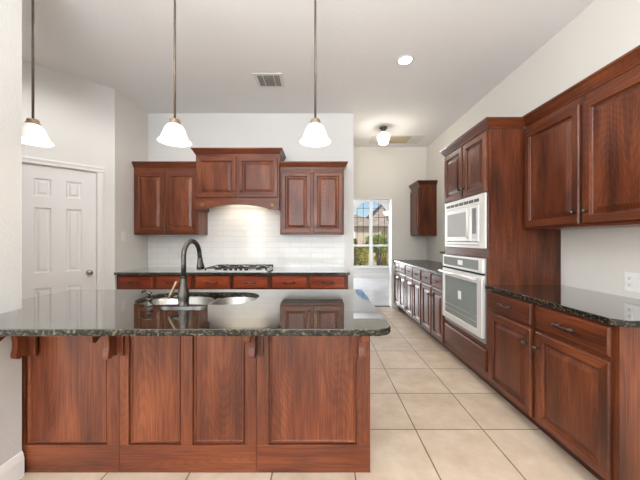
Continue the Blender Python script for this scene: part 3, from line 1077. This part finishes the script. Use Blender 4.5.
# sink: two bowls hung under the granite
sk = thing('kitchen_sink', 'stainless double bowl sink set into the island worktop', 'sink', (-.735, 1.85, .70), 0)
M_sink = plain('brushed_sink_steel', (.36, .355, .34), .3, .9)
def bowl(x0, x1, y0, y1, depth, r, name):
    b = MB(); bm = b.bm; i = b.mi(M_sink)
    L = []
    for ins, z in ((-.012, .184), (-.004, .184), (0, .180), (.006, .184 - depth + .03), (.014, .184 - depth + .010), (.030, .184 - depth)):
        L.append([bm.verts.new((a + .735, c - 1.85, z)) for a, c in rrect(x0 + ins, x1 - ins, y0 + ins, y1 - ins, max(.02, r - ins * .6), 6)])
    for a, c in zip(L, L[1:]):
        for k in range(len(a)):
            f = bm.faces.new((a[k], a[(k + 1) % len(a)], c[(k + 1) % len(a)], c[k])); f.smooth = True
    bm.faces.new(L[-1])
    o = b.build(name, sk)
    d = MB(); d.lathe([(.042, .184 - depth + .0005), (.042, .184 - depth + .003), (.030, .184 - depth + .004), (.028, .184 - depth + .001)], (x0 + x1) / 2 + .735, (y0 + y1) / 2 - 1.85, 0, M_steel, 24)
    d.build('drain', o)
bowl(-1.147, -.720, 1.66, 2.04, .18, .16, 'bowl')
bowl(-.692, -.408, 1.66, 2.04, .15, .13, 'bowl')
b = MB(); b.box(-.717 + .735, -.695 + .735, 1.70 - 1.85, 2.0 - 1.85, .165, .1835, M_sink, .004); b.build('divider', sk)

# faucet
fx, fy, fz = -.762, 1.592, .9155
fc = thing('kitchen_faucet', 'dark bronze gooseneck pull-down faucet standing on the island worktop', 'faucet', (fx, fy, fz), 0)
b = MB()
oval = [(.128 * math.cos(2 * PI * k / 40), .032 * math.sin(2 * PI * k / 40)) for k in range(40)]
for z0, z1, s in ((0, .005, 1.0), (.005, .009, .95)):
    b.prism([(.128 * (abs(math.cos(2 * PI * k / 48)) ** .55) * (1 if math.cos(2 * PI * k / 48) >= 0 else -1) * s,
              .031 * (abs(math.sin(2 * PI * k / 48)) ** .8) * (1 if math.sin(2 * PI * k / 48) >= 0 else -1) * s) for k in range(48)], z0, z1, M_gun, 'z')
b.build('base_plate', fc)
b = MB(); b.lathe([(.030, .009), (.031, .015), (.0265, .022), (.030, .045), (.031, .070), (.026, .100), (.019, .130), (.016, .160), (.0165, .168), (.0185, .170), (.0185, .174), (.014, .176)], 0, 0, 0, M_bronze, 28)
b.build('body', fc)
pts = [(0, 0, .17), (0, 0, .24), (0, 0, .282)]
for k in range(1, 13):
    a = PI * k / 13 * 1.0
    pts.append((0, .105 - .105 * math.cos(a), .282 + .085 * math.sin(a)))
pts += [(0, .214, .268), (0, .217, .258)]
b = MB(); b.tube(pts, .0135, M_bronze, 16); b.build('spout', fc)
b = MB(); b.tube([(0, .216, .264), (0, .2175, .256), (0, .221, .232), (0, .224, .212), (0, .226, .195), (0, .227, .189)], [.0145, .016, .018, .023, .025, .021], M_bronze, 18)
b.build('spray_head', fc)
b = MB()
b.tube([(-.018, 0, .055), (-.066, 0, .058)], [.012, .011], M_bronze, 12)
b.tube([(-.080, -.004, .048), (-.072, .002, .075), (-.056, .010, .115), (-.044, .014, .140)], [.007, .009, .007, .009], M_capm, 10)
b.build('handle', fc)
# soap dispenser
sd = thing('soap_dispenser', 'small bronze soap dispenser pump beside the faucet', 'soap dispenser', (-.972, 1.625, .9155), 0)
b = MB(); b.lathe([(.024, 0), (.024, .006), (.016, .010), (.014, .030), (.018, .034), (.018, .042), (.008, .046)], 0, 0, 0, M_bronze, 20); b.build('base', sd)
b = MB()
b.lathe([(.006, .044), (.006, .064), (.013, .066), (.013, .074), (.006, .077)], 0, 0, 0, M_bronze, 16)
b.tube([(0, 0, .070), (-.03, .02, .080), (-.060, .036, .076), (-.068, .040, .066)], [.006, .006, .0055, .005], M_bronze, 10)
b.build('pump', sd)

# ================================================================== lamps
def pendant(x, label):
    t = thing('pendant_light', label, 'pendant light', (x, 1.70, 1.874), 0, 'pendants over the island')
    b = MB(); b.lathe([(.001, .137), (.024, .135), (.029, .129), (.029, .121), (.027, .117), (.034, .113), (.034, .104), (.026, .101), (.001, .101)], 0, 0, 0, M_capm, 28, cap0=False, cap1=False)
    b.build('fitter', t)
    b = MB(); b.tube([(0, 0, .133), (0, 0, CH - 1.874 - .02)], .0065, M_rod, 12); b.build('rod', t)
    b = MB(); b.lathe([(.001, CH - 1.874 - .035), (.035, CH - 1.874 - .03), (.06, CH - 1.874 - .012), (.062, CH - 1.874)], 0, 0, 0, M_rod, 28); b.build('canopy', t)
    b = MB()
    out = [(.030, .106), (.041, .100), (.050, .089), (.058, .073), (.064, .057), (.070, .040), (.078, .022), (.088, .008), (.095, .001)]
    inn = [(r - .003, z - .001) for r, z in reversed(out)]
    b.lathe(out + inn, 0, 0, 0, M_shade, 48, cap0=False, cap1=False)
    sh = b.build('shade', t)
    b = MB(); b.lathe([(.001, .022), (.016, .028), (.023, .042), (.021, .058), (.012, .078), (.011, .102)], 0, 0, 0, M_bulb, 20); b.build('bulb', t)
    lamp('pendant_glow', 'POINT', (x, 1.70, 1.874 + .012), (0, 0, 0), 4, (1, .88, .72), shadow_soft_size=.015)
    return t


pendant(-.028, 'bell-shaped white glass pendant hanging on the doorway side of the island')
pendant(-.866, 'middle white glass bell pendant, hanging above the faucet')
pendant(-1.712, 'white glass bell pendant half hidden by the wall end near the pantry door')

fl = thing('ceiling_light', 'schoolhouse globe ceiling light in front of the doorway wall', 'ceiling light', (.99, 4.45, CH), 0)
b = MB(); b.lathe([(.062, 0), (.062, -.016), (.045, -.03), (.030, -.045), (.034, -.075), (.040, -.078)], 0, 0, 0, M_rod, 28); b.build('fixture', fl)
b = MB(); b.lathe([(.045, -.076), (.058, -.092), (.092, -.12), (.104, -.15), (.100, -.185), (.085, -.215), (.078, -.245), (.060, -.262), (.001, -.266)], 0, 0, 0, M_globe, 32); b.build('globe', fl)
lamp('globe_glow', 'POINT', (.99, 4.45, CH - .34), (0, 0, 0), 11, (1, .92, .80), shadow_soft_size=.08)

rl = thing('recessed_light', 'lit round recessed downlight in the kitchen ceiling', 'downlight', (.835, 2.79, CH), 0)
b = MB(); b.lathe([(.062, -.002), (.066, -.006), (.084, -.004), (.086, 0)], 0, 0, 0, M_ventw, 32, cap0=False, cap1=False); b.build('trim_ring', rl)
b = MB(); b.lathe([(.062, -.001), (.062, -.003)], 0, 0, 0, M_led, 32); b.build('lens', rl)
lamp('ceiling_spot', 'SPOT', (.835, 2.79, CH - .02), (0, 0, 0), 18, (1, .93, .82), spot_size=2.2, spot_blend=.7, shadow_soft_size=.05)

vt = thing('ceiling_vent', 'small white ceiling air vent with three slotted sections, above the island', 'air vent', (-.555, 3.14, CH), 0)
b = MB()
b.box(-.155, .155, -.135, .135, -.006, 0, M_ventw, .002); b.build('frame', vt)
for x0, x1 in ((-.118, -.062), (-.052, .052), (.062, .118)):
    b = MB(); b.box(x0, x1, -.10, .10, -.0085, -.0055, M_ventd)
    for k in range(9): b.box(x0, x1, -.094 + k * .0225, -.086 + k * .0225, -.0125, -.008, M_vent)
    b.build('louvre', vt)
rv = thing('return_vent', 'wide tan ceiling air grille near the doorway wall', 'air vent', (1.33, 4.98, CH), 0)
b = MB(); b.box(-.44, .44, -.20, .20, -.008, 0, M_ventw, .002); b.build('frame', rv)
b = MB(); b.box(-.20, .22, -.165, .165, -.012, -.0075, M_tanvent)
for k in range(14): b.box(-.20, .22, -.158 + k * .0235, -.152 + k * .0235, -.015, -.0115, M_tanvent)
b.build('grille', rv)

# ================================================================== outlets and switches
def plate(name, label, cat, loc, rz, w, devices):
    t = thing(name, label, cat, loc, rz)
    b = MB(); b.box(-w / 2, w / 2, -.006, -.0005, -.0625, .0625, M_plate, .002); b.build('cover_plate', t)
    for dx, kind in devices:
        if kind == 'outlet':
            for s in (-1, 1):
                b = MB(); b.box(dx - .017, dx + .017, -.0085, -.0055, s * .021 - .0155, s * .021 + .0155, M_plate, .003)
                rc = b.build('receptacle', t)
                b = MB()
                for q in (-.006, .006): b.box(dx + q - .0015, dx + q + .0015, -.0092, -.0083, s * .021 - .003, s * .021 + .007, M_slot)
                b.lathe([(.003, 0), (.003, .001)], dx, -.0095, s * .021 - .008, M_slot, 10, 'y')
                b.build('slot', rc)
        else:
            b = MB(); b.box(dx - .016, dx + .016, -.0095, -.0055, -.033, .033, M_plate, .002); b.build('rocker', t)
    return t


plate('wall_outlet', 'white double outlet plate above the black granite worktop', 'outlet', (WX, 1.825, 1.02), R, .122, [(-.029, 'outlet'), (.029, 'switch')])
plate('light_switch', 'white light switch on the short wall beside the pantry door', 'switch', (-2.39, 3.46, 1.335), PI / 2, .074, [(0, 'switch')])

# ================================================================== chandelier in the nook
ch = thing('chandelier', 'dark scrolled chandelier with a white glass shade, hanging in front of the arched window', 'chandelier', (2.135, 7.55, 1.925), 0)
b = MB(); b.lathe([(.004, -.16), (.022, -.14), (.03, -.10), (.014, -.04), (.035, .02), (.012, .09), (.010, .30)], 0, 0, 0, M_bronze, 20); b.build('stem', ch)
b = MB(); b.tube([(0, 0, .28), (0, 0, CH - 1.925 - .02)], .006, M_bronze, 8); b.build('rod', ch)
b = MB(); b.lathe([(.02, CH - 1.925 - .03), (.06, CH - 1.925 - .01), (.06, CH - 1.925)], 0, 0, 0, M_bronze, 20); b.build('canopy', ch)
for k in range(5):
    a = PI + k * 2 * PI / 5
    ca, sa = math.cos(a), math.sin(a)
    b = MB()
    b.tube([(r * ca, r * sa, z) for r, z in ((.02, -.06), (.10, -.12), (.20, -.15), (.30, -.13), (.36, -.07), (.36, -.02))], .011, M_bronze, 8)
    b.tube([(r * ca, r * sa, z) for r, z in ((.28, -.14), (.31, -.19), (.26, -.21), (.23, -.17))], .008, M_bronze, 8)
    b.lathe([(.03, -.02), (.035, -.005), (.03, 0)], .36 * ca, .36 * sa, 0, M_bronze, 14)
    arm = b.build('arm', ch)
    b = MB(); b.lathe([(.035, 0), (.055, .015), (.085, .06), (.105, .10), (.11, .12), (.103, .12), (.08, .06), (.03, .008)], .36 * ca, .36 * sa, 0, M_globe, 24, cap0=True, cap1=False)
    b.build('shade', arm)

# ================================================================== outside the window
b = MB(); b.box(-40, 45, NW + .16, 80, -.30, -.12, M_ground); struct(b.build('ground'))

def bush(name, label, x, y, w, h, mat, stems, trunk_h, seed, nleaf=1400):
    rnd = random.Random(seed)
    t = thing(name, label, 'bush', (x, y, -.12), 0, 'bushes outside the arched window')
    b = MB()
    for k in range(stems):
        a = rnd.uniform(0, 2 * PI); r = w * rnd.uniform(.2, .45)
        p1 = Vector((math.cos(a) * .06, math.sin(a) * .06, 0))
        p3 = Vector((math.cos(a) * r, math.sin(a) * r, h * rnd.uniform(.65, .95)))
        p2 = p1.lerp(p3, .45) + Vector((rnd.uniform(-.06, .06), rnd.uniform(-.06, .06), .08))
        b.tube([p1, p2, p3], [.032, .022, .008], M_bark, 7)
    b.build('stem', t)
    b = MB(); bm = b.bm; i = b.mi(mat)
    for k in range(nleaf):
        while True:
            p = Vector((rnd.uniform(-1, 1), rnd.uniform(-1, 1), rnd.uniform(-1, 1)))
            if .25 < p.length < 1: break
        lump = .8 + .35 * noise.noise(p * 2.1 + Vector((seed * 3.1, 0, 0)))
        c = Vector((p.x * w / 2 * lump, p.y * w / 2 * lump, trunk_h + (h - trunk_h) / 2 * (1 + p.z * lump)))
        L = rnd.uniform(.05, .10)
        d = Vector((rnd.uniform(-1, 1), rnd.uniform(-1, 1), rnd.uniform(-.6, 1))).normalized()
        u = d.orthogonal().normalized()
        u.rotate(Matrix.Rotation(rnd.uniform(0, 6.28), 3, d))
        vs = [bm.verts.new(c - d * L), bm.verts.new(c + u * L * .45), bm.verts.new(c + d * L), bm.verts.new(c - u * L * .45)]
        f = bm.faces.new(vs); f.material_index = i
    b.build('foliage', t)


bush('garden_bush', 'multi-stemmed green bush outside the larger pane of the arched window', 2.36, 11.6, 1.35, 1.75, M_leaf2, 7, .75, 3)
bush('garden_bush', 'tall yellow-green bush outside, beside the window edge', 1.28, 11.4, .72, 1.70, M_leaf, 5, .10, 5)
bush('garden_bush', 'low yellow-green bush outside behind the mullion', 1.95, 13.2, .9, 1.35, M_leaf, 5, .05, 9)
bush('garden_bush', 'low straggly bush outside, near the foot of the green bush', 3.1, 13.6, 1.3, 1.0, M_leaf, 5, .02, 11)

hs = thing('neighbour_house', 'neighbouring tan house with brown hipped roofs seen through the window', 'house', (4.0, 24, -.12), 0)
b = MB(); b.box(-8, 8, 0, 8, 0, 2.55, M_brick); b.build('wall', hs)
def hip(x0, x1, y0, y1, z0, z1, ridge, name):
    b = MB(); bm = b.bm; i = b.mi(M_roof)
    xm0, xm1, ym = (x0 + x1) / 2 - ridge / 2, (x0 + x1) / 2 + ridge / 2, (y0 + y1) / 2
    v = [bm.verts.new(p) for p in ((x0, y0, z0), (x1, y0, z0), (x1, y1, z0), (x0, y1, z0), (xm0, ym, z1), (xm1, ym, z1))]
    for q in ((0, 1, 5, 4), (1, 2, 5), (2, 3, 4, 5), (3, 0, 4), (3, 2, 1, 0)): bm.faces.new([v[k] for k in q])
    b.build(name, hs)
hip(-3.0, 1.2, -1.6, 6, 2.50, 3.75, .5, 'roof')
hip(-.4, 10, -.6, 9.4, 2.52, 6.2, 2.6, 'roof')
b = MB(); b.box(-2.7, .9, -1.2, 0, 0, 2.5, M_brick); b.build('porch', hs)
b = MB(); b.box(-2.2, -1.2, -1.25, -1.2, .1, 2.1, M_white); b.build('door', hs)
